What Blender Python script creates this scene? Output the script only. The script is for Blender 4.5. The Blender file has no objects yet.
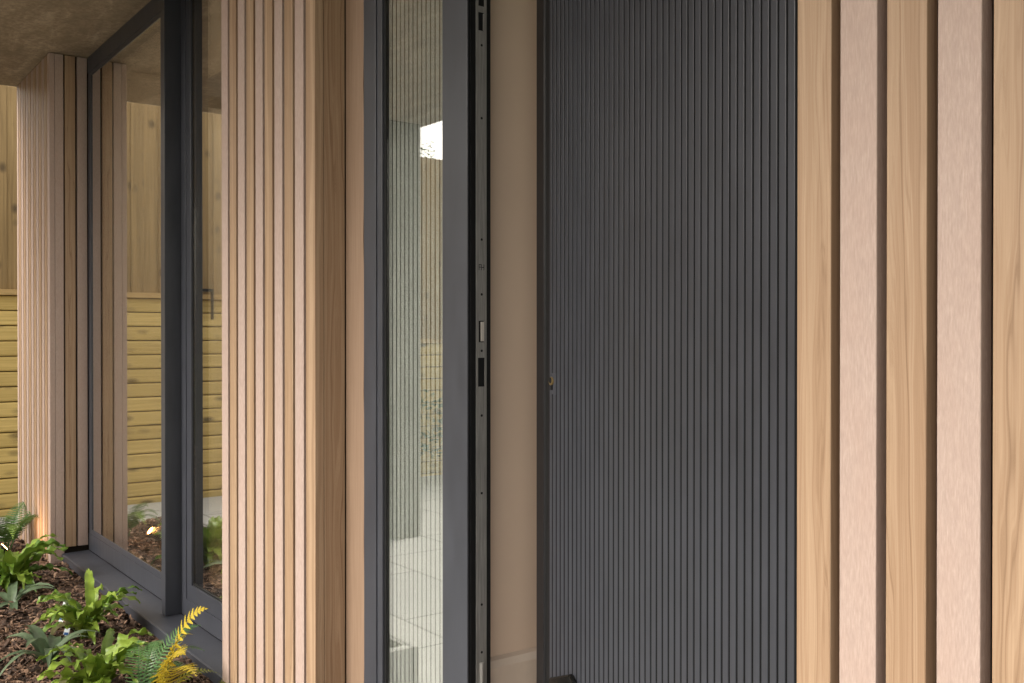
import bpy, bmesh, math, random
from mathutils import Vector, Matrix
R = math.radians
rnd = random.Random(7)
S = bpy.context.scene
COL = S.collection

# ------------------------------------------------------------------ materials
def new_mat(name):
    m = bpy.data.materials.new(name); m.use_nodes = True
    nt = m.node_tree
    for n in list(nt.nodes): nt.nodes.remove(n)
    out = nt.nodes.new('ShaderNodeOutputMaterial')
    b = nt.nodes.new('ShaderNodeBsdfPrincipled')
    nt.links.new(b.outputs[0], out.inputs[0])
    return m, nt, b, out
def N(nt, t, **kw):
    n = nt.nodes.new(t)
    for k, v in kw.items():
        if k.startswith('i_'): n.inputs[k[2:].replace('_', ' ')].default_value = v
        else: setattr(n, k, v)
    return n
def math_n(nt, op, a, b=None, c=None, clamp=False):
    n = nt.nodes.new('ShaderNodeMath'); n.operation = op; n.use_clamp = clamp
    for i, v in enumerate((a, b, c)):
        if v is None: continue
        if isinstance(v, (int, float)): n.inputs[i].default_value = v
        else: nt.links.new(v, n.inputs[i])
    return n.outputs[0]
def mix_c(nt, fac, a, b, mode='MIX'):
    n = nt.nodes.new('ShaderNodeMix'); n.data_type = 'RGBA'; n.blend_type = mode
    for s, v in ((n.inputs[0], fac), (n.inputs[6], a), (n.inputs[7], b)):
        if isinstance(v, (int, float)): s.default_value = v
        elif isinstance(v, tuple): s.default_value = (*v, 1)
        else: nt.links.new(v, s)
    return n.outputs[2]
def mapping(nt, vec, scale=(1,1,1), loc=(0,0,0)):
    m = nt.nodes.new('ShaderNodeMapping'); nt.links.new(vec, m.inputs[0])
    m.inputs['Scale'].default_value = scale; m.inputs['Location'].default_value = loc
    return m.outputs[0]
def noise(nt, vec, scale=1, detail=4, rough=.55, dist=0):
    n = nt.nodes.new('ShaderNodeTexNoise'); nt.links.new(vec, n.inputs['Vector'])
    n.inputs['Scale'].default_value = scale; n.inputs['Detail'].default_value = detail
    n.inputs['Roughness'].default_value = rough; n.inputs['Distortion'].default_value = dist
    return n.outputs['Fac']
def ramp(nt, fac, stops):
    n = nt.nodes.new('ShaderNodeValToRGB'); nt.links.new(fac, n.inputs[0])
    cr = n.color_ramp
    while len(cr.elements) < len(stops): cr.elements.new(.5)
    for e, (p, c) in zip(cr.elements, stops):
        e.position = p; e.color = (*c, 1) if len(c) == 3 else c
    return n.outputs[0]
def bump(nt, b, h, strength=.2, dist=.002):
    n = nt.nodes.new('ShaderNodeBump'); nt.links.new(h, n.inputs['Height'])
    n.inputs['Strength'].default_value = strength; n.inputs['Distance'].default_value = dist
    nt.links.new(n.outputs[0], b.inputs['Normal'])
def objco(nt): return nt.nodes.new('ShaderNodeTexCoord').outputs['Object']
def rand_vec(nt, co):
    """co shifted by a random vector for every board (attribute 'board'), and the board's random value"""
    at = nt.nodes.new('ShaderNodeAttribute'); at.attribute_name = 'board'
    w = nt.nodes.new('ShaderNodeTexWhiteNoise'); w.noise_dimensions = '1D'
    nt.links.new(at.outputs['Fac'], w.inputs['W'])
    va = nt.nodes.new('ShaderNodeVectorMath'); va.operation = 'SCALE'
    nt.links.new(w.outputs['Color'], va.inputs[0]); va.inputs['Scale'].default_value = 9.
    ad = nt.nodes.new('ShaderNodeVectorMath'); ad.operation = 'ADD'
    nt.links.new(co, ad.inputs[0]); nt.links.new(va.outputs[0], ad.inputs[1])
    return ad.outputs[0], w.outputs['Value']

PITCH = .0735
def mat_oak():
    m, nt, b, o = new_mat('oak_grain_cladding')
    v, r = rand_vec(nt, objco(nt))
    sep = nt.nodes.new('ShaderNodeSeparateXYZ'); nt.links.new(v, sep.inputs[0])
    xy = math_n(nt, 'ADD', sep.outputs[0], sep.outputs[1])
    warp = noise(nt, mapping(nt, v, (16, 16, 1.1)), 1, 3, .5)
    c1 = math_n(nt, 'ADD', xy, math_n(nt, 'MULTIPLY', warp, .10))       # grain lines that bend up the board
    def n1(scale, det):
        n = nt.nodes.new('ShaderNodeTexNoise'); n.noise_dimensions = '1D'; nt.links.new(c1, n.inputs['W'])
        n.inputs['Scale'].default_value = scale; n.inputs['Detail'].default_value = det; n.inputs['Roughness'].default_value = .65
        return n.outputs['Fac']
    g1 = n1(150, 3); g2 = n1(38, 2)
    fine = noise(nt, mapping(nt, v, (420, 420, 5)), 1, 4, .65)
    c = ramp(nt, g1, [(.28, (.185, .106, .060)), (.44, (.318, .208, .132)), (.70, (.425, .296, .198))])
    c = mix_c(nt, math_n(nt, 'MULTIPLY', ramp(nt, g2, [(.38, (1, 1, 1)), (.52, (0, 0, 0))]), .55), c, (.265, .162, .096))
    c = mix_c(nt, math_n(nt, 'MULTIPLY', ramp(nt, g2, [(.54, (0, 0, 0)), (.68, (1, 1, 1))]), .55), c, (.475, .345, .235))
    c = mix_c(nt, math_n(nt, 'MULTIPLY', ramp(nt, fine, [(.42, (1, 1, 1)), (.52, (0, 0, 0))]), .30), c, (.255, .155, .088))
    c = mix_c(nt, math_n(nt, 'MULTIPLY', r, .2), c, (.43, .30, .19))
    nt.links.new(c, b.inputs['Base Color'])
    b.inputs['Roughness'].default_value = .5; b.inputs['Specular IOR Level'].default_value = .35
    bump(nt, b, fine, .25, .0007)
    return m
def mat_pink():
    m, nt, b, o = new_mat('pink_beige_composite')
    v, r = rand_vec(nt, objco(nt))
    f1 = noise(nt, mapping(nt, v, (420, 420, 55)), 1, 5, .7)
    f2 = noise(nt, mapping(nt, v, (22, 22, 9)), 1, 4)
    c = ramp(nt, f1, [(.25, (.305, .229, .202)), (.5, (.408, .312, .272)), (.75, (.53, .42, .375))])
    c = mix_c(nt, math_n(nt, 'MULTIPLY', ramp(nt, f2, [(.4, (0, 0, 0)), (.72, (1, 1, 1))]), .35), c, (.40, .275, .225))
    c = mix_c(nt, math_n(nt, 'MULTIPLY', r, .12), c, (.36, .25, .21))
    nt.links.new(c, b.inputs['Base Color'])
    b.inputs['Roughness'].default_value = .62; b.inputs['Specular IOR Level'].default_value = .3
    bump(nt, b, f1, .35, .0008)
    return m
def mat_trim():
    m, nt, b, o = new_mat('raw_trim_timber')
    co = objco(nt)
    f1 = noise(nt, mapping(nt, co, (160, 160, 5)), 1, 5, .6, .2)
    f2 = noise(nt, mapping(nt, co, (12, 12, 3)), 1, 3)
    c = ramp(nt, f1, [(.25, (.20, .124, .076)), (.75, (.275, .185, .122))])
    c = mix_c(nt, math_n(nt, 'MULTIPLY', f2, .4), c, (.26, .18, .135))
    nt.links.new(c, b.inputs['Base Color']); b.inputs['Roughness'].default_value = .7
    bump(nt, b, f1, .3, .0008)
    return m
def mat_metal(name, col, rough=.42, spec=.5, metallic=0., var=.12, scale=(25, 25, 6)):
    m, nt, b, o = new_mat(name)
    co = objco(nt)
    f = noise(nt, mapping(nt, co, scale), 1, 4)
    g = noise(nt, co, 900, 2)
    d = tuple(min(1, x * (1 + var)) for x in col); e = tuple(x * (1 - var) for x in col)
    nt.links.new(ramp(nt, f, [(.3, e), (.7, d)]), b.inputs['Base Color'])
    nt.links.new(math_n(nt, 'ADD', math_n(nt, 'MULTIPLY', f, .16), rough - .08), b.inputs['Roughness'])
    b.inputs['Specular IOR Level'].default_value = spec; b.inputs['Metallic'].default_value = metallic
    bump(nt, b, g, .08, .0003)
    return m
def mat_steel():
    m, nt, b, o = new_mat('satin_steel')
    co = objco(nt)
    f = noise(nt, mapping(nt, co, (200, 200, 9)), 1, 5, .7)
    s = noise(nt, mapping(nt, co, (60, 60, 30)), 1, 3)
    nt.links.new(ramp(nt, f, [(.25, (.22, .214, .208)), (.75, (.47, .455, .44))]), b.inputs['Base Color'])
    b.inputs['Metallic'].default_value = .5
    nt.links.new(math_n(nt, 'ADD', math_n(nt, 'MULTIPLY', s, .3), .25), b.inputs['Roughness'])
    bump(nt, b, f, .15, .0004)
    return m
def mat_plain(name, col, rough=.6, spec=.4, nscale=40, var=.15, bstr=.1):
    m, nt, b, o = new_mat(name)
    co = objco(nt)
    f = noise(nt, co, nscale, 5)
    d = tuple(min(1, x * (1 + var)) for x in col); e = tuple(x * (1 - var) for x in col)
    nt.links.new(ramp(nt, f, [(.3, e), (.7, d)]), b.inputs['Base Color'])
    b.inputs['Roughness'].default_value = rough; b.inputs['Specular IOR Level'].default_value = spec
    bump(nt, b, f, bstr, .001)
    return m
def mat_soffit():
    m, nt, b, o = new_mat('brown_soffit_board')
    co = objco(nt)
    f = noise(nt, mapping(nt, co, (3, 9, 9)), 1, 7, .65, .6)
    g = noise(nt, co, 38, 6, .7)
    c = ramp(nt, f, [(.3, (.165, .118, .070)), (.52, (.265, .196, .125)), (.72, (.42, .325, .225))])
    c = mix_c(nt, math_n(nt, 'MULTIPLY', ramp(nt, g, [(.42, (0, 0, 0)), (.62, (1, 1, 1))]), .6), c, (.13, .088, .050))
    nt.links.new(c, b.inputs['Base Color']); b.inputs['Roughness'].default_value = .8
    bump(nt, b, g, .35, .004)
    return m
def mat_fence(name, dark, lite, axis):
    m, nt, b, o = new_mat(name)
    v, r = rand_vec(nt, objco(nt))
    sc = (60, 60, 1.6) if axis == 1 else (60, 1.6, 60)
    f = noise(nt, mapping(nt, v, sc), 1, 5, .6, .4)
    c = ramp(nt, f, [(.25, dark), (.7, lite)])
    ks = (5.5, 6.5, 4.5) if axis == 1 else (5.5, 3.2, 7)
    vo = nt.nodes.new('ShaderNodeTexVoronoi'); nt.links.new(mapping(nt, v, ks), vo.inputs['Vector'])
    vo.inputs['Scale'].default_value = 1.; vo.inputs['Randomness'].default_value = 1.
    kn = ramp(nt, vo.outputs['Distance'], [(.09, (1, 1, 1)), (.25, (0, 0, 0))])
    c = mix_c(nt, math_n(nt, 'MULTIPLY', kn, .9), c, (.07, .045, .02))
    c = mix_c(nt, math_n(nt, 'MULTIPLY', r, .4), c, tuple(x * .72 for x in dark))
    nt.links.new(c, b.inputs['Base Color']); b.inputs['Roughness'].default_value = .75
    bump(nt, b, f, .3, .002)
    return m
def mat_glass(name, base, gain, tint=(.93, .94, .92)):
    """clear pane: transparent, with a mirror-like share that grows towards grazing angles"""
    m, nt, b, o = new_mat(name); nt.nodes.remove(b)
    lw = nt.nodes.new('ShaderNodeLayerWeight'); lw.inputs['Blend'].default_value = .5
    f = math_n(nt, 'ADD', math_n(nt, 'MULTIPLY', math_n(nt, 'POWER', lw.outputs['Facing'], 3.2), gain), base, clamp=True)
    tr = nt.nodes.new('ShaderNodeBsdfTransparent'); tr.inputs[0].default_value = (*tint, 1)
    gl = nt.nodes.new('ShaderNodeBsdfGlossy'); gl.inputs['Roughness'].default_value = .012
    gl.inputs['Color'].default_value = (.98, .97, .95, 1)
    mx = nt.nodes.new('ShaderNodeMixShader')
    nt.links.new(f, mx.inputs[0]); nt.links.new(tr.outputs[0], mx.inputs[1]); nt.links.new(gl.outputs[0], mx.inputs[2])
    nt.links.new(mx.outputs[0], o.inputs[0])
    return m
def mat_leaf(name, c0, c1, edge=None, rough=.42):
    m, nt, b, o = new_mat(name)
    at = nt.nodes.new('ShaderNodeAttribute'); at.attribute_name = 'tint'
    co = objco(nt)
    f = noise(nt, co, 60, 4)
    c = mix_c(nt, at.outputs['Fac'], c0, c1)
    c = mix_c(nt, math_n(nt, 'MULTIPLY', f, .5), c, tuple(x * .62 for x in c0))
    nt.links.new(c, b.inputs['Base Color'])
    b.inputs['Roughness'].default_value = rough; b.inputs['Specular IOR Level'].default_value = .45
    tl = nt.nodes.new('ShaderNodeBsdfTranslucent'); nt.links.new(c, tl.inputs[0])
    mx = nt.nodes.new('ShaderNodeMixShader'); mx.inputs[0].default_value = .22
    nt.links.new(b.outputs[0], mx.inputs[1]); nt.links.new(tl.outputs[0], mx.inputs[2])
    nt.links.new(mx.outputs[0], o.inputs[0])
    bump(nt, b, noise(nt, co, 170, 3), .25, .002)
    return m
def mat_soil():
    m, nt, b, o = new_mat('bark_soil')
    co = objco(nt)
    f = noise(nt, co, 55, 8, .75); g = noise(nt, co, 4, 3)
    c = ramp(nt, f, [(.3, (.018, .010, .006)), (.5, (.05, .028, .017)), (.72, (.13, .075, .045))])
    c = mix_c(nt, math_n(nt, 'MULTIPLY', g, .35), c, (.04, .022, .014))
    nt.links.new(c, b.inputs['Base Color']); b.inputs['Roughness'].default_value = .9
    bump(nt, b, f, .9, .015)
    return m
def mat_chip():
    m, nt, b, o = new_mat('bark_chip')
    at = nt.nodes.new('ShaderNodeAttribute'); at.attribute_name = 'tint'
    co = objco(nt)
    c = ramp(nt, at.outputs['Fac'], [(0, (.030, .016, .010)), (.45, (.12, .066, .040)), (.8, (.25, .145, .09)), (1, (.46, .30, .20))])
    c = mix_c(nt, math_n(nt, 'MULTIPLY', noise(nt, co, 220, 4), .5), c, (.05, .028, .018))
    nt.links.new(c, b.inputs['Base Color']); b.inputs['Roughness'].default_value = .85
    return m
def mat_paving():
    m, nt, b, o = new_mat('grey_paving')
    co = objco(nt)
    br = nt.nodes.new('ShaderNodeTexBrick'); nt.links.new(co, br.inputs['Vector'])
    br.inputs['Scale'].default_value = 1.; br.inputs['Mortar Size'].default_value = .008
    br.inputs['Brick Width'].default_value = .9; br.inputs['Row Height'].default_value = .6
    br.inputs['Color1'].default_value = (.43, .435, .43, 1); br.inputs['Color2'].default_value = (.38, .39, .39, 1)
    br.inputs['Mortar'].default_value = (.10, .10, .095, 1)
    c = mix_c(nt, math_n(nt, 'MULTIPLY', noise(nt, co, 9, 7, .7), .55), br.outputs['Color'], (.31, .32, .31))
    nt.links.new(c, b.inputs['Base Color']); b.inputs['Roughness'].default_value = .75
    return m
def mat_frosted():
    m, nt, b, o = new_mat('sandblasted_glass')
    co = objco(nt)
    f = noise(nt, co, 5, 3)
    c = ramp(nt, f, [(.3, (.55, .575, .575)), (.7, (.62, .645, .645))])
    nt.links.new(c, b.inputs['Base Color']); b.inputs['Roughness'].default_value = .55
    return m
def mat_emit(name, col, s):
    m, nt, b, o = new_mat(name); nt.nodes.remove(b)
    e = nt.nodes.new('ShaderNodeEmission'); e.inputs[0].default_value = (*col, 1); e.inputs[1].default_value = s
    nt.links.new(e.outputs[0], o.inputs[0]); return m

M = dict(
    oak=mat_oak(), pink=mat_pink(), trim=mat_trim(), soffit=mat_soffit(), steel=mat_steel(),
    grey=mat_metal('anthracite_powder_coat', (.041, .044, .056), .40),
    door=mat_metal('anthracite_door_rib', (.037, .040, .051), .36, .5),
    bright=mat_metal('polished_latch', (.75, .70, .65), .3, .5, .4),
    groove_shade=mat_plain('black_groove_shade', (.006, .006, .007), .8, .15),  # black standing in for shade inside the door grooves
    edge=mat_metal('dark_edge_profile', (.009, .009, .011), .42, .4),
    black=mat_metal('black_gasket', (.008, .008, .009), .6, .3),
    blackgloss=mat_metal('black_gloss', (.006, .006, .006), .22, .5),
    cavity=mat_plain('black_backing', (.02, .015, .011), .9, .2),
    hall=mat_plain('hall_plaster', (.64, .485, .385), .75, .3, 3, .03, .03),
    white=mat_plain('white_gloss_paint', (.60, .49, .41), .4, .5, 30, .03, .03),
    room=mat_plain('room_plaster', (.84, .77, .66), .8, .3, 3, .04, .03),
    floor=mat_plain('oak_floor', (.30, .20, .12), .5, .4, 12, .2, .05),
    roof=mat_plain('roof_membrane', (.12, .115, .11), .8, .3, 20, .2, .1),
    render=mat_plain('grey_post_coating', (.16, .165, .15), .7, .3, 20, .1, .1),
    fv=mat_fence('pale_pine_board', (.17, .108, .042), (.40, .275, .125), 1),
    fh=mat_fence('green_pine_sleeper', (.46, .32, .095), (.76, .58, .23), 2),
    cap=mat_fence('cap_pine', (.40, .26, .10), (.52, .36, .16), 2),
    glass=mat_glass('clear_glass', .18, 1.5), sideglass=mat_glass('sidelight_glass', .20, 1.5),
    frosted=mat_frosted(), soil=mat_soil(), chip=mat_chip(), paving=mat_paving(),
    tongue=mat_leaf('hart_tongue_leaf', (.06, .145, .013), (.32, .44, .06), rough=.46),
    strap=mat_leaf('dark_strap_leaf', (.06, .105, .05), (.17, .23, .135), rough=.45),
    fern=mat_leaf('green_fern_leaf', (.05, .13, .035), (.13, .27, .08)),
    gold=mat_leaf('yellow_fern_leaf', (.42, .30, .015), (.66, .52, .05)),
    lime=mat_leaf('lime_fern_leaf', (.16, .19, .015), (.34, .32, .03)),
    pale=mat_leaf('pale_dry_leaf', (.40, .42, .20), (.55, .52, .30)),
    shrub=mat_leaf('shrub_leaf', (.05, .12, .06), (.14, .25, .13)),
    tree=mat_leaf('tree_leaf', (.05, .09, .03), (.12, .17, .07)),
    bark=mat_plain('pale_bark', (.42, .40, .37), .85, .2, 30, .4, .4),
    label=mat_plain('white_plastic', (.72, .76, .80), .45, .5, 30, .05, .02),
    blue=mat_plain('blue_print', (.03, .10, .30), .5, .4, 30, .05, .02),
    brass=mat_metal('brass', (.50, .36, .16), .3, .5, .9),
    lamp=mat_emit('lit_lens', (1., .50, .14), 14.),
    grass=mat_plain('mown_grass', (.06, .10, .03), .9, .2, 30, .4, .4),
)

# ------------------------------------------------------------------ mesh helpers
BOARD = [0]
def box(bm, x0, x1, y0, y1, z0, z1, mi=0):
    x0, x1 = sorted((x0, x1)); y0, y1 = sorted((y0, y1)); z0, z1 = sorted((z0, z1))
    v = [bm.verts.new(p) for p in ((x0,y0,z0),(x1,y0,z0),(x1,y1,z0),(x0,y1,z0),(x0,y0,z1),(x1,y0,z1),(x1,y1,z1),(x0,y1,z1))]
    lay = bm.verts.layers.float.get('board')
    if lay is not None:
        BOARD[0] += 1
        for q in v: q[lay] = float(BOARD[0])
    for q in ((0,3,2,1),(4,5,6,7),(0,1,5,4),(1,2,6,5),(2,3,7,6),(3,0,4,7)):
        bm.faces.new([v[i] for i in q]).material_index = mi
def abox(bm, a0, a1, y0, y1, z0, z1, mi=0):       # a = distance to the left along the facade
    box(bm, -a0, -a1, y0, y1, z0, z1, mi)
def cyl(bm, p, axis, r, h, mi=0, seg=16, r2=None):
    """cylinder from p along axis"""
    axis = Vector(axis).normalized()
    q = Vector((0, 0, 1)).rotation_difference(axis).to_matrix().to_4x4()
    mt = Matrix.Translation(Vector(p) + axis * h / 2) @ q
    r_ = bmesh.ops.create_cone(bm, cap_ends=True, segments=seg, radius1=r, radius2=r if r2 is None else r2, depth=h, matrix=mt)
    vs = set(r_['verts'])
    for f in bm.faces:
        if f.verts[0] in vs: f.material_index = mi
def prism(bm, pts, y0, y1, mi=0):                  # outline in x,z pushed along y
    a = [bm.verts.new((x, y0, z)) for x, z in pts]; b = [bm.verts.new((x, y1, z)) for x, z in pts]
    bm.faces.new(a).material_index = mi; bm.faces.new(b[::-1]).material_index = mi
    n = len(pts)
    for i in range(n): bm.faces.new((a[i], b[i], b[(i+1) % n], a[(i+1) % n])).material_index = mi
def obj(name, bm, mats, parent=None, bevel=0, smooth=False, loc=None):
    bmesh.ops.recalc_face_normals(bm, faces=bm.faces)
    me = bpy.data.meshes.new(name); bm.to_mesh(me); bm.free()
    for m in (mats if isinstance(mats, (list, tuple)) else [mats]): me.materials.append(M[m])
    if smooth:
        for p in me.polygons: p.use_smooth = True
    o = bpy.data.objects.new(name, me); COL.objects.link(o)
    if parent is not None:
        o.parent = parent
        w = Vector((0, 0, 0)); q = parent
        while q is not None: w += q.location; q = q.parent
        o.location = -w if loc is None else loc
    elif loc is not None: o.location = loc
    if bevel:
        b = o.modifiers.new('edge', 'BEVEL'); b.width = bevel; b.segments = 2; b.limit_method = 'ANGLE'; b.angle_limit = R(40)
        b.harden_normals = False
    return o
def empty(name, loc, label=None, cat=None, group=None, parent=None):
    o = bpy.data.objects.new(name, None); COL.objects.link(o); o.location = loc; o.empty_display_size = .2
    tag(o, label, cat, group)
    return o
def tag(o, label=None, cat=None, group=None, kind=None):
    if label: o['label'] = label
    if cat: o['category'] = cat
    if group: o['group'] = group
    if kind: o['kind'] = kind
    return o
def B():
    bm = bmesh.new(); bm.verts.layers.float.new('board'); return bm

ZS = 2.80          # underside of the soffit
GW = -.22          # paving level
# ------------------------------------------------------------------ setting
bm = B(); box(bm, -60, 60, -60, 60, GW - .30, GW - .02)
tag(obj('ground', bm, 'grass'), kind='structure')
bm = B(); box(bm, -8.985, 4, -8.0, -.632, GW - .015, GW); box(bm, -3.392, -2.44, -.630, .05, GW - .015, GW); box(bm, -8.985, -6.942, -.630, 5, GW - .015, GW)
tag(obj('paving', bm, 'paving'), kind='structure')
bm = B(); box(bm, -2.44, 1.58, -2.44, -.002, GW + .002, .16)
tag(obj('porch_step', bm, 'paving', bevel=.006), kind='structure')

# planting bed: a lumpy soil sheet held by a low kerb, and loose bark chips on it
BX0, BX1, BY0, BY1 = -6.88, -3.44, -.58, .18
bm = B()
nx, ny = 150, 50
def soil_z(x, y):
    return .012 * math.sin(x * 5.1 + 1) * math.cos(y * 6.3) + .010 * math.sin(x * 13 + y * 9) + .006 * math.sin(x * 31 - y * 27)
g = [[bm.verts.new((BX0 + (BX1 - BX0) * i / nx, BY0 + (BY1 - BY0) * j / ny, 0)) for j in range(ny + 1)] for i in range(nx + 1)]
for r_ in g:
    for v in r_: v.co.z = soil_z(v.co.x, v.co.y) + rnd.uniform(-.004, .004) - .01
for i in range(nx):
    for j in range(ny): bm.faces.new((g[i][j], g[i+1][j], g[i+1][j+1], g[i][j+1]))
tag(obj('planting_soil', bm, 'soil', smooth=True), kind='structure')
bm = B(); box(bm, BX0 - .06, BX1 + .0, BY0 - .05, BY0, GW - .01, .03); box(bm, BX1 + .001, BX1 + .046, BY0 - .05, .05, GW - .01, .028)
box(bm, BX0 - .06, BX0, BY0 + .001, .5, GW - .01, .0)
tag(obj('bed_kerb', bm, 'paving', bevel=.004), kind='structure')
bm = B(); lay = bm.verts.layers.float.new('tint')
for k in range(15000):
    x = rnd.uniform(-6.85, -3.45); y = rnd.uniform(BY0, .10)
    
    L = rnd.uniform(.006, .024) * (1.5 if rnd.random() < .10 else 1); W = L * rnd.uniform(.25, .6); T = rnd.uniform(.0015, .005)
    mt = Matrix.Translation((x, y, soil_z(x, y) - .004 + rnd.uniform(0, .010))) @ Matrix.Rotation(rnd.uniform(0, 6.3), 4, 'Z') \
        @ Matrix.Rotation(rnd.gauss(0, .5), 4, 'X') @ Matrix.Rotation(rnd.gauss(0, .4), 4, 'Y')
    t = rnd.random() ** 1.3
    vs = [bm.verts.new(mt @ Vector(p)) for p in ((-L, -W*rnd.uniform(.4,1), 0), (L, -W*rnd.uniform(.3,1), 0), (L*rnd.uniform(.7,1), W, 0), (-L*rnd.uniform(.6,1), W*rnd.uniform(.5,1), 0), (-L*.7, -W*.5, T), (L*.7, -W*.5, T), (L*.6, W*.6, T), (-L*.6, W*.5, T))]
    for v in vs: v[lay] = t
    for q in ((4,5,6,7),(0,1,5,4),(1,2,6,5),(2,3,7,6),(3,0,4,7)): bm.faces.new([vs[i] for i in q])
tag(obj('bark_mulch', bm, 'chip'), 'loose brown bark mulch covering the planting bed', 'bark mulch', kind='stuff')

# ------------------------------------------------------------------ the house
H = empty('house', (-3.2, .2, 0), 'modern house front with oak and pink-beige slats, dark grey windows and ribbed door ajar', 'house')

# roof slab and its brown soffit
bm = B(); box(bm, -6.85, 5.0, -2.45, .24, ZS, ZS + .03)
sof = obj('soffit', bm, 'soffit', H); tag(sof, 'mottled brown soffit board above the windows')
bm = B(); box(bm, -6.86, 5.02, -2.46, .85, ZS + .032, ZS + .42); box(bm, -6.86, 5.02, 4.3, 5.2, ZS + .032, ZS + .42); box(bm, -6.86, -6.5, .851, 4.299, ZS + .032, ZS + .42); box(bm, -2.2, 5.02, .851, 4.299, ZS + .032, ZS + .42)  # unseen opening added to light the room; right overhang added for shade
obj('roof', bm, 'roof', H)

DEP = .026
def slats(front_a0, count, first, y0, z0, z1, end_w=None, pitch=PITCH, bw=.0575):
    """boards of the cladding plane: returns two meshes, oak and pink"""
    wo, pi = B(), B()
    for k in range(count):
        a = front_a0 - k * pitch
        w = bw if end_w is None or k < count - 1 else end_w
        t = wo if (k + first) % 2 == 0 else pi
        abox(t, a, a - w, y0, y0 + DEP, z0, z1)
    return wo, pi

# left column -------------------------------------------------------------
bm = B(); abox(bm, 6.80, 5.925, DEP + .004, .55, -.03, ZS)
cl = obj('cladding_column', bm, 'cavity', H); tag(cl, 'far slatted cladding column at the end of the soffit')
wo, pi = B(), B()
k = 0; a = 5.897
while a < 6.80:
    t = pi if k % 2 == 0 else wo
    abox(t, a, min(a + .0585, 6.82), 0, DEP, -.03, ZS - .004)
    a += PITCH; k += 1
# the return that faces the door: pink, oak, pink
abox(pi, 5.897, 5.922, DEP + .0015, .071, -.03, ZS - .004)
abox(wo, 5.899, 5.922, .079, .133, .085, ZS - .004)
abox(pi, 5.898, 5.922, .143, .1945, .085, ZS - .004)
obj('oak_slats', wo, 'oak', cl, .0012); obj('composite_slats', pi, 'pink', cl, .0012)

# middle column -----------------------------------------------------------
bm = B(); abox(bm, 3.250, 2.565, DEP + .003, .25, -.03, ZS)
cm = obj('cladding_column', bm, 'cavity', H); tag(cm, 'near slatted cladding column between window and sidelight')
wo, pi = slats(3.265, 10, 1, 0, -.03, ZS - .004, .060)
abox(wo, 2.5645, 2.543, DEP + .0015, .0905, -.03, ZS - .004)
obj('oak_slats', wo, 'oak', cm, .0012); obj('composite_slats', pi, 'pink', cm, .0012)
bm = B()
zz = [-.02 + i * .14 for i in range(21)]
pts = [(-2.5405, -.02)] + [(-2.434 + .0022 * math.sin(i * 2.1) + rnd.uniform(-.0012, .0012), z) for i, z in enumerate(zz)] + [(-2.5405, 2.78)]
prism(bm, pts, .0925, .125)
obj('trim_board', bm, 'trim', H)

# right-hand cladding ------------------------------------------------------
bm = B(); abox(bm, .885, -2.4, DEP + .003, .30, -.03, ZS)
cr = obj('cladding_wall', bm, 'cavity', H); tag(cr, 'slatted cladding wall to the right of the door')
wo, pi = slats(.926, 34, 0, 0, -.03, ZS - .004, pitch=.0725, bw=.0578)
obj('oak_slats', wo, 'oak', cr, .0014); obj('composite_slats', pi, 'pink', cr, .0014)

# sill ---------------------------------------------------------------------
bm = B()
prof = [(.056, .010), (.056, .050), (.060, .0535), (.1965, .0575), (.1965, .010)]
a_ = [bm.verts.new((-5.893, y, z)) for y, z in prof]; b_ = [bm.verts.new((-3.2, y, z)) for y, z in prof]
bm.faces.new(a_); bm.faces.new(b_[::-1])
for i in range(5): bm.faces.new((a_[i], b_[i], b_[(i+1) % 5], a_[(i+1) % 5]))
obj('window_sill', bm, 'grey', H, .0015)
bm = B(); abox(bm, 5.892, 3.2, .075, .30, -.05, .008)
obj('plinth', bm, 'black', H)

# picture window -------------------------------------------------------------
bm = B()
abox(bm, 5.895, 4.352, .198, .26, .0585, .150)                  # bottom rail
abox(bm, 5.895, 4.352, .200, .26, .1502, .176)                  # its glazing bead
abox(bm, 5.895, 4.352, .197, .26, 2.712, ZS - .001)             # head
abox(bm, 5.895, 4.352, .200, .26, 2.690, 2.7118)
abox(bm, 5.895, 5.832, .199, .26, .1765, 2.6895)                # stiles
abox(bm, 4.372, 4.352, .199, .26, .1765, 2.6895)
wn = obj('window', bm, 'grey', H, .0012); tag(wn, 'tall fixed window beside the far slatted column')
bm = B(); abox(bm, 5.831, 4.373, .204, .210, .177, 2.689)
obj('pane', bm, 'glass', wn)
bm = B(); abox(bm, 4.350, 4.297, .129, .262, .0585, ZS - .002)
obj('mullion_fin', bm, 'grey', wn, .0015)

# opening window --------------------------------------------------------------
bm = B()
abox(bm, 4.295, 3.2, .1975, .262, .0585, .135)
abox(bm, 4.295, 4.236, .1975, .262, .1352, ZS - .002)
abox(bm, 4.235, 3.2, .1975, .262, 2.735, ZS - .002)
wc = obj('window', bm, 'grey', H, .0012); tag(wc, 'narrow opening window between mullion fin and near column')
bm = B()
abox(bm, 4.2345, 3.2, .2005, .275, .136, .203)
abox(bm, 4.2345, 4.175, .2005, .275, .2032, 2.6645)
abox(bm, 4.2345, 3.2, .2005, .275, 2.665, 2.7345)
sash = obj('sash', bm, 'grey', wc, .0015)
bm = B()
abox(bm, 4.1745, 3.2, .2065, .2100, .2035, .211); abox(bm, 4.1745, 4.168, .2065, .2100, .212, 2.662)
obj('gasket', bm, 'black', wc)
bm = B(); abox(bm, 4.174, 3.2, .2105, .2165, .2036, 2.664)
obj('pane', bm, 'glass', wc)
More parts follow.
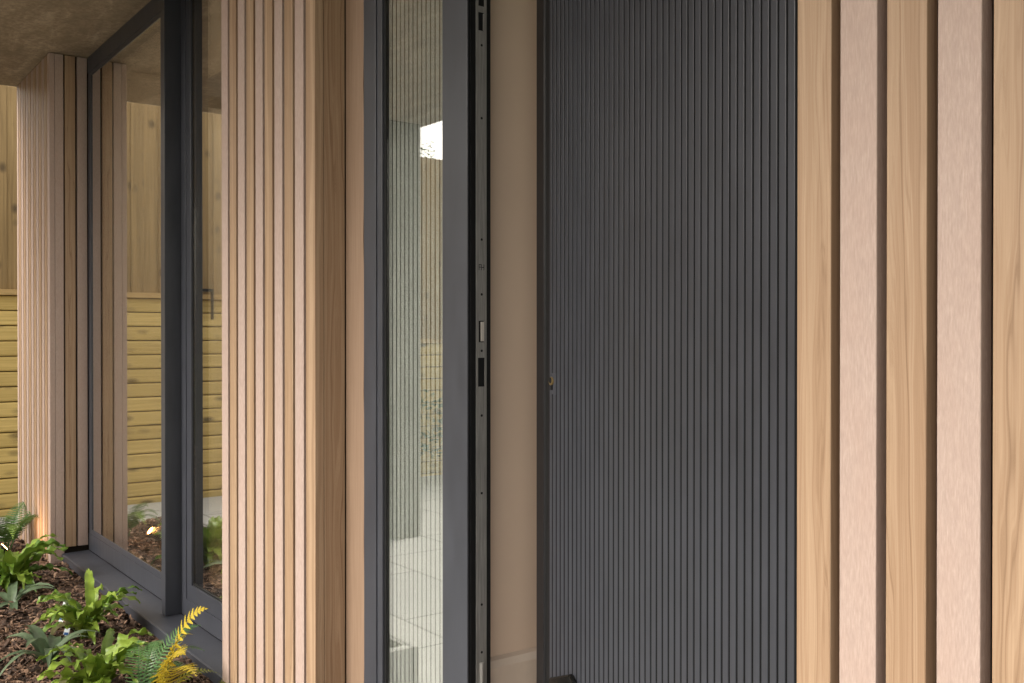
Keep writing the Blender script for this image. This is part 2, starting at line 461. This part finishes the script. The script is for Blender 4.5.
# sidelight ---------------------------------------------------------------------
bm = B()
abox(bm, 2.430, 2.362, .090, .150, .165, ZS - .002)
abox(bm, 2.3615, 2.334, .0935, .150, .165, ZS - .002)
abox(bm, 2.3335, 2.0305, .090, .150, .165, .300)
abox(bm, 2.3335, 2.0305, .090, .150, 2.70, ZS - .002)
sl = obj('sidelight_window', bm, 'grey', H, .0012); tag(sl, 'tall narrow sidelight of sandblasted striped glass')
bm = B(); abox(bm, 2.3338, 2.325, .0995, .1045, .3005, 2.6995)
obj('gasket', bm, 'black', sl)
bm = B(); abox(bm, 2.333, 2.031, .105, .111, .3005, 2.6995)
obj('pane', bm, 'sideglass', sl)
bm = B()
a = 2.3335
while a > 2.034:
    abox(bm, a - .0052, max(a - .0212, 2.031), .1116, .1122, .3005, 2.6995); a -= .0212
obj('sandblasted_stripes', bm, 'frosted', sl)
bm = B(); abox(bm, 2.333, 2.031, .150, .160, .3005, 2.6995)
obj('dark_backing', bm, 'cavity', sl)  # dark sheet stands in for the unlit space behind the clear lines

# door frame: jamb with gaskets and the long lock plate ------------------------------
bm = B(); abox(bm, 2.030, 1.9225, .0895, .1535, .165, ZS - .002)
abox(bm, 1.921, .93, .0895, .1535, 2.62, ZS - .002)
df = obj('door_frame', bm, 'grey', H, .0012)
bm = B()
for y0, y1, p in ((.0925, .0975, .0008), (.0985, .1005, .0022), (.1012, .1055, .0012), (.1062, .1120, .0006), (.1425, .1470, .0024), (.1475, .1540, .0014)):
    abox(bm, 1.9224, 1.9224 - p, y0, y1, .17, 2.61)
obj('gasket', bm, 'black', df)
K = 1.922
bm = B()
def zpx(y): return 1.25 + (336.2 - y) * .00232
slots = [(-14, 6, .0085), (12, 30.5, .0085), (321, 342.5, .0075), (358, 387, .0095)]
holes = [45, 118, 239.5, 294.5, 351, 416, 494, 606, 654]
zs = [2.60]; segs = []
cur = 2.60
for y0, y1, hw in slots:
    z1, z0 = zpx(y0), zpx(y1)
    segs.append((z1, cur, None)); segs.append((z0, z1, hw)); cur = z0
segs.append((.18, cur, None))
yc = .1275; ph = .0145
for z0, z1, hw in segs:
    if hw is None: abox(bm, K, K - .0024, yc - ph, yc + ph, z0, z1)
    else:
        abox(bm, K, K - .0024, yc - ph, yc - hw, z0, z1); abox(bm, K, K - .0024, yc + hw, yc + ph, z0, z1)
        abox(bm, K, K - .0004, yc - hw, yc + hw, z0, z1, 1)
# bright latch in its slot, roller in the upper one
abox(bm, K - .0005, K - .0034, yc - .0015, yc + .0072, zpx(341.5), zpx(322), 2)
abox(bm, K - .0005, K - .0030, yc + .005, yc + .0083, zpx(30), zpx(13), 0)
for y in holes:
    cyl(bm, (-(K - .0022), yc + .0005, zpx(y)), (1, 0, 0), .0030, .0006, 1, 12)
    cyl(bm, (-(K - .0022), yc + .0005, zpx(y) ), (1, 0, 0), .0044, .0004, 0, 12)
# stamped mark: a joined F and H in thin strokes
mz = zpx(270.2); 
def st(y0, y1, z0, z1): abox(bm, K - .0023, K - .0027, yc - .0075 + y0 * .015, yc - .0075 + y1 * .015, mz + z0 * .0135, mz + z1 * .0135, 1)
for q in ((.0, .10, 0, 1), (.1, .42, .88, 1), (.1, .38, .45, .57), (.44, .54, 0, 1), (.9, 1., 0, 1), (.54, .9, .42, .54)): st(*q)
# lower bolt casing
cyl(bm, (-(K - .0026), yc, .18), (0, 0, 1), .006, zpx(664) - .18, 0, 12)
obj('strike_plate', bm, ['steel', 'black', 'bright'], df, .0003)

# the door leaf, hinged on its right edge and opened about fourteen degrees ---------------
DA = math.atan2(.2436, -.9699)
LZ0, LZ1 = .20, 2.60
bm = B()
box(bm, .0, .962, -.070, -.0205, LZ0, LZ1)
door = bpy.data.objects.new('door', None)
dl = obj('door', bm, 'grey', H, .002)
dl.location = Vector((-.935, .020, 0)) - H.location
dl.rotation_euler = (0, 0, DA)
tag(dl, 'dark grey front door with narrow vertical ribs, standing ajar')
def dpart(name, bm, mats, bevel=0): return obj(name, bm, mats, dl, bevel, loc=(0, 0, 0))
bm = B()
g0 = .0091
for n in range(42):
    u = g0 + n * .02121
    w = .0159 if n < 41 else .0131
    box(bm, u + .0052, u + .0052 + w, -.0200, 0, LZ0, LZ1)
box(bm, .0005, g0 - .001, -.0200, 0, LZ0, LZ1)
dpart('ribbed_panel', bm, 'door', .0009)
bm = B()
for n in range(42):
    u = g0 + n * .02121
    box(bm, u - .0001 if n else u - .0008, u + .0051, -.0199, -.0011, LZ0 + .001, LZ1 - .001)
dpart('groove_shade_strips', bm, 'groove_shade')  # black strips painted as the deep shade of the grooves
bm = B(); box(bm, .8946, .9219, -.0203, -.0030, LZ0, LZ1)
dpart('gasket', bm, 'black')
bm = B(); box(bm, .9220, .9760, -.060, .0010, LZ0, LZ1)
dpart('edge_strip', bm, 'edge', .007)
bm = B()
uz = 1.143
box(bm, .858, .893, .0003, .0016, uz - .026, uz + .022)
cyl(bm, (.880, .0016, uz + .004), (0, 1, 0), .0098, .004, 1)
box(bm, .8755, .8845, .0016, .0050, uz - .016, uz - .002, 2)
cyl(bm, (.880, .0056, uz + .006), (0, 1, 0), .0070, .0012, 2)
dpart('lock_cylinder', bm, ['grey', 'brass', 'black'], .0005)
bm = B()
z1 = .511; zl = .472; u0, u1 = .757, .872
pts = [(u0 - .026, .30), (u0 - .022, z1 - .045), (u0 - .010, z1 - .014), (u0 + .004, z1 - .001), (u0 + .012, z1 + .001), (u1, zl), (u1, .30)]
prism(bm, pts, .0003, .014)
dpart('bumper', bm, 'blackgloss', .004)

# rooms behind ----------------------------------------------------------------
bm = B()
abox(bm, 2.02, 1.962, .156, 4.6, .10, ZS)
hw = obj('hall_wall', bm, 'hall', H)
bm = B()
pr = [(1.9615, .205), (1.9435, .205), (1.9435, .458), (1.950, .474), (1.9615, .480)]
aa = [bm.verts.new((-a, .158, z)) for a, z in pr]; bb = [bm.verts.new((-a, 4.5, z)) for a, z in pr]
bm.faces.new(aa); bm.faces.new(bb[::-1])
for i in range(5): bm.faces.new((aa[i], bb[i], bb[(i+1) % 5], aa[(i+1) % 5]))
obj('skirting_board', bm, 'white', hw)
bm = B(); abox(bm, 1.961, -.6, .02, 4.6, .14, .20)
obj('hall_floor', bm, 'floor', H)
bm = B(); abox(bm, 1.961, -.6, .16, 4.6, 2.70, 2.79); abox(bm, -.3, -.45, .31, 1.6, .2, 2.7); abox(bm, .86, .62, .302, .40, .2, 2.7)
abox(bm, .62, -.3, .302, .40, .2, 2.7); abox(bm, 1.961, 1.8, 4.5, 4.6, .2, 2.7)
obj('hall_lining', bm, 'hall', H)
bm = B()
abox(bm, 6.75, 2.021, .28, 4.6, .0, .055, 1)
abox(bm, 6.75, 2.021, 4.5, 4.6, .06, 2.79); abox(bm, 6.80, 6.65, .552, 4.6, .06, 2.79)
abox(bm, 6.75, 2.021, .264, .85, 2.765, 2.798)
abox(bm, 5.92, 5.90, .262, .60, .06, 2.76)
abox(bm, 3.19, 2.022, .30, .36, .06, 2.76)
obj('room_lining', bm, ['room', 'floor'], H)

# invented post, out of view, that blocks part of the sidelight's reflection
bm = B()
abox(bm, 6.70, 6.30, -2.385, -2.02, GW + .002, ZS - .002)
tag(obj('reflection_block_post', bm, 'render', H, .006), 'added grey square post, out of view, blocking part of the sidelight reflection')

# ------------------------------------------------------------------ fence at the end of the garden
def fence(label, loc, rz, length, zt, zc):
    """a straight bay: local +y runs along it, local +x is its garden face"""
    F = empty('timber_fence', loc, label, 'fence', 'timber fence bays around the garden')
    F.rotation_euler = (0, 0, rz)
    def P(name, bm, m, bev=.003): return obj(name, bm, m, F, bev, loc=(0, 0, 0))
    zt -= GW; zc -= GW
    bm = B(); y = 0; i = 0
    while y < length - .02:
        w = min(.112, length - y); off = 0 if i % 2 == 0 else .012
        box(bm, .005 - off, -.006 - off, y - (.012 if off else 0), y + w + (.02 if off else 0), zc + .03, zt); y += .12; i += 1
    P('vertical_boards', bm, 'fv')
    bm = B(); z = zc - .004
    while z > -.1:
        box(bm, .015 - rnd.uniform(0, .004), -.025, 0, length, z - .1185, z); z -= .125
    P('sleeper_boards', bm, 'fh', .014)
    bm = B(); box(bm, -.026, -.032, .001, length - .001, -.09, zc + .002); P('dark_gap_sheet', bm, 'cavity')  # dark sheet added so the gaps between sleepers stay dark
    bm = B(); box(bm, .045, -.05, 0, length, zc, zc + .045); P('cap_rail', bm, 'cap')
    n = max(1, round(length / 1.8))
    for k in range(n + 1):
        yy = .05 + (length - .1) * k / n
        bm = B(); box(bm, -.035, -.135, yy - .048, yy + .048, -.2, zt - .05); P('post', bm, 'fv')
    bm = B(); box(bm, -.03, -.07, 0, length, zt - .35, zt - .25); P('rail', bm, 'fv')
fence('tall timber fence with a high sleeper base, standing past the far slatted column', (-9.05, -2.2, GW), 0, 6.2, 3.30, 1.585)
fence('timber fence with a lower sleeper base, mirrored in the striped sidelight glass', (-9.05, -8.0, GW), 0, 5.797, 3.13, 1.175)
fence('added long timber fence, out of view, cutting low sky light from the house', (4.0, -8.1, GW), R(90), 13.0, 3.13, 1.175)  # unseen bay put in to block horizon light and darken the wall top

L_ = empty('gate_latch', (-9.0, -1.52, 1.40), 'black iron latch on the tall fence boards, mirrored in the narrow opening window', 'latch')
bm = B(); box(bm, -9.042, -9.034, -1.485, -1.462, 1.64, 1.93); obj('back_plate', bm, 'black', L_, .002)
bm = B(); box(bm, -9.0335, -8.985, -1.59, -1.455, 1.655, 1.68); box(bm, -9.010, -8.985, -1.590, -1.568, 1.40, 1.654)
obj('lever', bm, 'black', L_, .004)

# ------------------------------------------------------------------ plants
def bez(p0, p1, p2, t): return p0 * (1 - t) ** 2 + p1 * (2 * t * (1 - t)) + p2 * t * t
class Plant:
    def __init__(self): self.bm = bmesh.new(); self.lay = self.bm.verts.layers.float.new('tint')
    def v(self, p, t): q = self.bm.verts.new(p); q[self.lay] = t; return q
    def strap(self, base, az, L, W, up, droop, wavy=.0, tint=.5, taper=1., mi=0, roll=0., twist=0.):
        d = Vector((math.cos(az), math.sin(az), 0))
        p0 = Vector(base); p1 = p0 + d * L * .30 + Vector((0, 0, L * up)); p2 = p0 + d * L * .8 + Vector((0, 0, L * (up - droop)))
        n = 18; rows = []
        ph = rnd.uniform(0, 6.3)
        for i in range(n + 1):
            t = i / n
            c = bez(p0, p1, p2, t); tg = (bez(p0, p1, p2, min(1, t + .02)) - bez(p0, p1, p2, max(0, t - .02))).normalized()
            s = tg.cross(Vector((0, 0, 1)))
            s = s.normalized() if s.length > 1e-4 else Vector((-d.y, d.x, 0))
            s = Matrix.Rotation(roll + twist * t, 3, tg) @ s
            nn = s.cross(tg).normalized()
            w = W * (min(1, .28 + t * 3.2) if t < .3 else 1) * (max(0.02, 1 - ((t - .45) / .55) ** 2.2 * .97) if t > .45 else 1) * (1 if taper == 1 else (1 - .35 * t))
            r_ = []
            for k in (-1, -.55, 0, .55, 1):
                wv = wavy * W * abs(k) ** 2 * math.sin(t * 30 + ph + (1.7 if k < 0 else 0))
                r_.append(self.v(c + s * (k * w * (1 + .18 * wavy * math.sin(t * 37 + ph + k * 2))) + nn * (abs(k) * w * .25 + wv), min(1, max(0, tint + rnd.uniform(-.12, .12) + (.22 if k == 0 else 0)))))
            rows.append(r_)
        for i in range(n):
            for k in range(4):
                f = self.bm.faces.new((rows[i][k], rows[i][k+1], rows[i+1][k+1], rows[i+1][k])); f.material_index = mi; f.smooth = True
    def frond(self, base, az, L, W, up, droop, tint=.5, npin=26, mi=0, thin=1., tipmi=None, roll=0., reach=1.):
        d = Vector((math.cos(az), math.sin(az), 0))
        p0 = Vector(base); p1 = p0 + d * L * .30 * reach + Vector((0, 0, L * up)); p2 = p0 + d * L * .8 * reach + Vector((0, 0, L * (up - droop)))
        prev = None
        for i in range(npin * 2 + 1):
            t = i / (npin * 2)
            c = bez(p0, p1, p2, t); tg = (bez(p0, p1, p2, min(1, t + .02)) - bez(p0, p1, p2, max(0, t - .02))).normalized()
            s = tg.cross(Vector((0, 0, 1))); s = s.normalized() if s.length > 1e-4 else Vector((-d.y, d.x, 0))
            s = Matrix.Rotation(roll, 3, tg) @ s
            nn = s.cross(tg).normalized()
            rw = .0022 * (1 - .7 * t)
            cur = [self.v(c + s * rw, .25), self.v(c + nn * rw, .25), self.v(c - s * rw, .25)]
            if prev:
                for a in range(2):
                    f = self.bm.faces.new((prev[a], prev[a+1], cur[a+1], cur[a])); f.material_index = mi
            prev = cur
            if i % 2 or t < .12: continue
            tt = (t - .12) / .88
            pl = W * (math.sin(math.pi * min(1, .22 + tt * .80)) ** .8) * (1 - .35 * tt) + .004
            for sd in (-1, 1):
                dirp = (s * sd + tg * .32 + nn * rnd.uniform(.02, .16)).normalized()
                side = dirp.cross(nn).normalized() * sd
                m_ = 8; pw = L * .88 / npin * .46 * thin
                last = None; tn = min(1, max(0, tint + rnd.uniform(-.25, .25)))
                for j in range(m_ + 1):
                    q = j / m_
                    w = pw * (1 - q) ** .6 * (1.0 if j % 2 else .52) + .0003
                    cc = c + dirp * pl * q + nn * (-.12 * pl * q * q)
                    a, b2, e = self.v(cc + side * w, tn), self.v(cc + nn * .0012 * 0, min(1, tn + .15)), self.v(cc - side * w, tn)
                    if last:
                        for x, y in ((0, 1), (1, 2)):
                            f = self.bm.faces.new((last[x], last[y], (a, b2, e)[y], (a, b2, e)[x]))
                            f.material_index = mi if tipmi is None or t < .55 else tipmi
                    last = (a, b2, e)
    def done(self, name, loc, mats, label, cat, group=None):
        me = bpy.data.meshes.new(name); self.bm.to_mesh(me); self.bm.free()
        for m in mats: me.materials.append(M[m])
        o = bpy.data.objects.new(name, me); COL.objects.link(o); o.location = loc
        tag(o, label, cat, group); return o
def gpos(px, py, z=0.):       # metres from photo measurement of a root on the soil
    k = (1.25 - z) / (py - 336); t = .8069 * (px + 220); a = .5907 * (512 - px) + 806.9
    return (-a * k, -1.19 + t * k, z)

def tongue(loc, n, L, label, tint=.5, upr=1., seed=0, dry=0, wd=1., az0=0, spread=6.283):
    rnd.seed(seed); P = Plant()
    for i in range(n):
        az = az0 + spread * i / n + rnd.uniform(-.3, .3)
        inner = rnd.random()
        l = L * rnd.uniform(.65, 1.1)
        up = upr * (rnd.uniform(.75, 1.0) if inner < .5 else rnd.uniform(.40, .70))
        P.strap((rnd.uniform(-.02, .02), rnd.uniform(-.02, .02), 0), az, l, l * rnd.uniform(.066, .10) * wd, up, rnd.uniform(.05, .5), wavy=rnd.uniform(.25, .55), tint=rnd.uniform(tint - .5, tint + .35), roll=rnd.uniform(-.5, .5), twist=rnd.uniform(-.7, .7), mi=0)
    for i in range(dry):
        P.strap((.01, -.02, .01), rnd.uniform(3.2, 5.6), L * .6, L * .07, .7, .55, wavy=.4, tint=.6, mi=1, twist=1.)
    return P.done('hart_tongue_fern', loc, ['tongue', 'pale'], label, 'fern')
def straps(loc, n, L, label, seed, azs=None, up=(.3, .9)):
    rnd.seed(seed); P = Plant()
    for i in range(n):
        az = azs[i % len(azs)] + rnd.uniform(-.2, .2) if azs else 6.283 * i / n + rnd.uniform(-.3, .3)
        l = L * rnd.uniform(.7, 1.15)
        P.strap((rnd.uniform(-.015, .015), rnd.uniform(-.015, .015), 0), az, l, l * rnd.uniform(.055, .085), rnd.uniform(*up), rnd.uniform(.1, .5), wavy=.06, tint=rnd.uniform(.1, .8), roll=rnd.uniform(-.3, .3))
    return P.done('strap_leaf_plant', loc, ['strap'], label, 'plant')
def fern(loc, n, L, label, mats=('fern',), seed=0, az=None, up=(.55, .95), W=.24, name='fern', npin=26):
    rnd.seed(seed); P = Plant()
    for i in range(n):
        a = az[i % len(az)] + rnd.uniform(-.12, .12) if az else 6.283 * i / n + rnd.uniform(-.3, .3)
        l = L * rnd.uniform(.8, 1.1)
        P.frond((rnd.uniform(-.015, .015), rnd.uniform(-.015, .015), 0), a, l, l * W, rnd.uniform(*up), rnd.uniform(.05, .4), tint=rnd.uniform(.2, .8), npin=npin, mi=0, roll=rnd.uniform(-.2, .2))
    return P.done(name, loc, list(mats), label, 'fern')

LEFTISH = math.pi
tongue(gpos(10, 592), 40, .32, 'bright green strap-leaved fern at the foot of the far slatted column', .55, 1., 3, dry=2)
fern((-6.40, -.13, 0), 11, .40, 'dark feathery fern leaning up against the far slatted column', seed=5, az=[.6, 1.2, 0., 1.8, -.5, 2.6], up=(.6, .85), W=.16)
straps(gpos(12, 606), 9, .26, 'low grey-green strap-leaved plant behind the long dark one, at the left edge', 8, up=(.15, .5))
tongue(gpos(86, 638), 38, .255, 'bright green crinkled fern beside the white plant labels', .6, 1.05, 12, dry=2)
straps(gpos(48, 668), 14, .26, 'dark grey-green strap-leaved plant with one upright leaf, in open bark mulch', 21, up=(.25, .75))
tongue(gpos(97, 694), 34, .27, 'yellow-green broad-leaved fern with a pale dried leaf, lowest in the bed', .8, .95, 31, dry=3, wd=1.15)
fern(gpos(140, 704), 6, .235, 'dark green fern with upright feathery fronds near the sill', seed=41, az=[2.4, 1.1, 2.9, .9, 1.6], up=(.85, 1.05), W=.25)
# yellow fern: turning fronds, the tallest reaching over the sill
rnd.seed(52); P = Plant()
P.frond((0, 0, 0), .94, .38, .062, .90, .0, tint=.6, npin=15, mi=0, thin=.85, roll=.5, reach=.50)
P.frond((-.02, -.01, 0), 1.3, .30, .10, .9, .1, tint=.7, npin=22, mi=0, thin=1.15, roll=-.3, reach=.5)
P.frond((.01, -.03, 0), .5, .29, .10, .85, .1, tint=.7, npin=20, mi=0, thin=1.15, roll=.3, reach=.6)
P.frond((.01, .0, 0), .15, .30, .07, .8, .2, tint=.4, npin=18, mi=0)
P.frond((0, .01, 0), -.4, .24, .06, .6, .3, tint=.5, npin=18, mi=1)
P.frond((0, .0, 0), 1.4, .24, .05, .7, .3, tint=.5, npin=18, mi=1)
P.done('yellow_fern', gpos(160, 712), ['gold', 'lime'], 'golden yellow fern with a tall frond reaching over the window sill', 'fern')
fern(gpos(200, 716), 6, .17, 'small lime-yellow fern tucked against the sill below the near column', ('lime',), 61, up=(.5, .8), W=.22, npin=16)
def plant_label(loc, rz, tilt, h, label):
    rnd.seed(3); bm = B()
    prism(bm, [(-.010, 0), (-.010, h), (-.007, h + .004), (.007, h + .004), (.010, h), (.010, 0), (0, -.03)], -.0008, .0008)
    box(bm, -.008, .008, -.0013, -.0009, h * .35, h * .55, 1)
    o = obj('plant_label', bm, ['label', 'blue'], loc=loc); o.rotation_euler = (tilt, R(9), rz)
    tag(o, label, 'plant label', 'plant labels in the bed')
plant_label(gpos(58, 630), R(50), R(-14), .115, 'white plastic plant label standing upright left of the crinkled fern')
plant_label(gpos(64, 640), R(70), R(-50), .06, 'white and blue plant label leaning low, in front of the crinkled fern')

# garden spike light ------------------------------------------------------------
LX, LY, LZ = -6.114, -.225, .055
SL = empty('spike_light', (LX, LY, 0), 'small lit garden spike light among the ferns at the far column', 'garden light')
ax = Vector((-.10, .75, .62)).normalized()
bm = B(); cyl(bm, (LX, LY, -.03), (0, 0, 1), .006, .07); obj('spike', bm, 'black', SL)
bm = B()
p = Vector((LX, LY, LZ)); cyl(bm, p - ax * .05, ax, .027, .085, 0, 20)
cyl(bm, p + ax * .036, ax, .030, .006, 0, 20)
obj('lamp_head', bm, 'black', SL, .001)
bm = B(); cyl(bm, p + ax * .0425, ax, .023, .003, 0, 20); obj('lens', bm, 'lamp', SL)
ld = bpy.data.lights.new('spike_lamp', 'SPOT'); ld.energy = 1.7; ld.color = (1., .60, .28); ld.spot_size = R(125); ld.spot_blend = .8; ld.shadow_soft_size = .05
lo = bpy.data.objects.new('spike_lamp', ld); COL.objects.link(lo); lo.parent = SL
lo.location = (p + ax * .05) - SL.location
lo.rotation_euler = ax.to_track_quat('-Z', 'Y').to_euler()

# shrubs along the fence and trees beyond it -------------------------------------------
def leaf_blob(P, c, r, n, s, mi=0):
    for _ in range(n):
        d = Vector((rnd.gauss(0, 1), rnd.gauss(0, 1), rnd.gauss(0, 1))).normalized() * r * rnd.random() ** .45
        p = Vector(c) + d
        a = Vector((rnd.gauss(0, 1), rnd.gauss(0, 1), rnd.gauss(0, 1))).normalized(); b = a.orthogonal().normalized()
        L = s * rnd.uniform(.6, 1.3); t = rnd.random()
        q = [P.v(p - a * L, t), P.v(p + b * L * .42, t), P.v(p + a * L, t), P.v(p - b * L * .42, t)]
        f = P.bm.faces.new(q); f.material_index = mi
for i, (y, h, lab) in enumerate(((-3.35, .75, 'loose blue-green shrub at the fence foot, nearest the fence step'), (-4.15, 1.0, 'tallest blue-green shrub at the fence foot'), (-5.0, .6, 'lowest blue-green shrub at the fence foot'))):
    rnd.seed(90 + i); P = Plant()
    for k in range(9):
        leaf_blob(P, (rnd.uniform(-.18, .18), rnd.uniform(-.32, .32), h * rnd.uniform(.25, .85)), .19, 95, .035)
    P.done('shrub', (-8.6, y, GW), ['shrub'], lab, 'shrub', 'shrubs at the fence foot')
def tree(loc, h, lab, seed, lean=0.):
    rnd.seed(seed)
    T = empty('tree', loc, lab, 'tree', 'trees beyond the fence')
    bm = B(); tips = []
    def limb(p, d, L, r, lvl):
        n = 5; pts = [p]
        for i in range(n):
            d = (d + Vector((rnd.gauss(0, .09), rnd.gauss(0, .09), .03))).normalized(); pts.append(pts[-1] + d * L / n)
        for i in range(n):
            ra = r * (1 - .55 * i / n); rb = r * (1 - .55 * (i + 1) / n)
            dd = pts[i+1] - pts[i]; cyl(bm, pts[i], dd, ra, dd.length, 0, 8, rb)
        if lvl == 0: tips.append(pts[-1]); tips.append(pts[3]); return
        for k in range(4 if lvl > 1 else 3):
            j = rnd.randint(2, n); nd = (d + Vector((rnd.gauss(0, .7), rnd.gauss(0, .7), rnd.uniform(0, .4)))).normalized()
            limb(pts[j], nd, L * .55, r * .42, lvl - 1)
    limb(Vector((0, 0, 0)), Vector((lean, 0, 1)).normalized(), h * .6, h * .022, 2)
    obj('trunk', bm, 'bark', T, loc=(0, 0, 0), smooth=True)
    P = Plant()
    for q in tips: leaf_blob(P, q, h * .055, 150, .04)
    me = bpy.data.meshes.new('crown'); P.bm.to_mesh(me); P.bm.free(); me.materials.append(M['tree'])
    o = bpy.data.objects.new('crown', me); COL.objects.link(o); o.parent = T
tree((-14.5, -7.3, GW), 6.5, 'loose pale-barked tree beyond the lower fence', 101)
tree((-18.5, -10.5, GW), 8.0, 'taller pale-barked tree farthest beyond the fence', 105)

# ------------------------------------------------------------------ light, sky, camera
EL, AZ = 34, 189       # sun height and compass bearing the light comes from
w = bpy.data.worlds.new('World'); S.world = w; w.use_nodes = True
nt = w.node_tree
for n in list(nt.nodes): nt.nodes.remove(n)
sky = nt.nodes.new('ShaderNodeTexSky'); sky.sky_type = 'NISHITA'; sky.sun_disc = False
sky.sun_elevation = R(EL); sky.sun_rotation = R(AZ); sky.dust_density = 3.; sky.air_density = 1.
hs = nt.nodes.new('ShaderNodeHueSaturation'); hs.inputs['Saturation'].default_value = .12   # overcast: cloud takes the blue out
tint = nt.nodes.new('ShaderNodeMix'); tint.data_type = 'RGBA'; tint.blend_type = 'MULTIPLY'; tint.inputs[0].default_value = 1.
tint.inputs[7].default_value = (1.06, 1., .90, 1)
bg = nt.nodes.new('ShaderNodeBackground'); bg.inputs[1].default_value = .15
wo_ = nt.nodes.new('ShaderNodeOutputWorld')
nt.links.new(sky.outputs[0], hs.inputs['Color']); nt.links.new(hs.outputs[0], tint.inputs[6])
nt.links.new(tint.outputs[2], bg.inputs[0]); nt.links.new(bg.outputs[0], wo_.inputs[0])
sd = bpy.data.lights.new('sun', 'SUN'); sd.energy = .7; sd.angle = R(25); sd.color = (1., .95, .88)
so = bpy.data.objects.new('sun', sd); COL.objects.link(so)
# direction towards the sun: the sky's rotation is measured from +Y towards +X
sv = Vector((math.sin(R(AZ)) * math.cos(R(EL)), math.cos(R(AZ)) * math.cos(R(EL)), math.sin(R(EL))))
so.rotation_euler = sv.to_track_quat('Z', 'Y').to_euler(); so.location = sv * 20

cd = bpy.data.cameras.new('camera'); cd.sensor_width = 36; cd.lens = 1000 / 1024 * 36
cd.clip_start = .05; cd.clip_end = 500
co = bpy.data.objects.new('camera', cd); COL.objects.link(co)
co.location = (0, -1.19, 1.25); co.rotation_euler = (R(90 - .315), 0, R(53.79))
S.camera = co
S.view_settings.view_transform = 'Standard'; S.view_settings.look = 'None'
S.view_settings.exposure = 1.6; S.view_settings.gamma = 1
S.cycles.max_bounces = 12; S.cycles.diffuse_bounces = 6; S.cycles.glossy_bounces = 6; S.cycles.transparent_max_bounces = 16
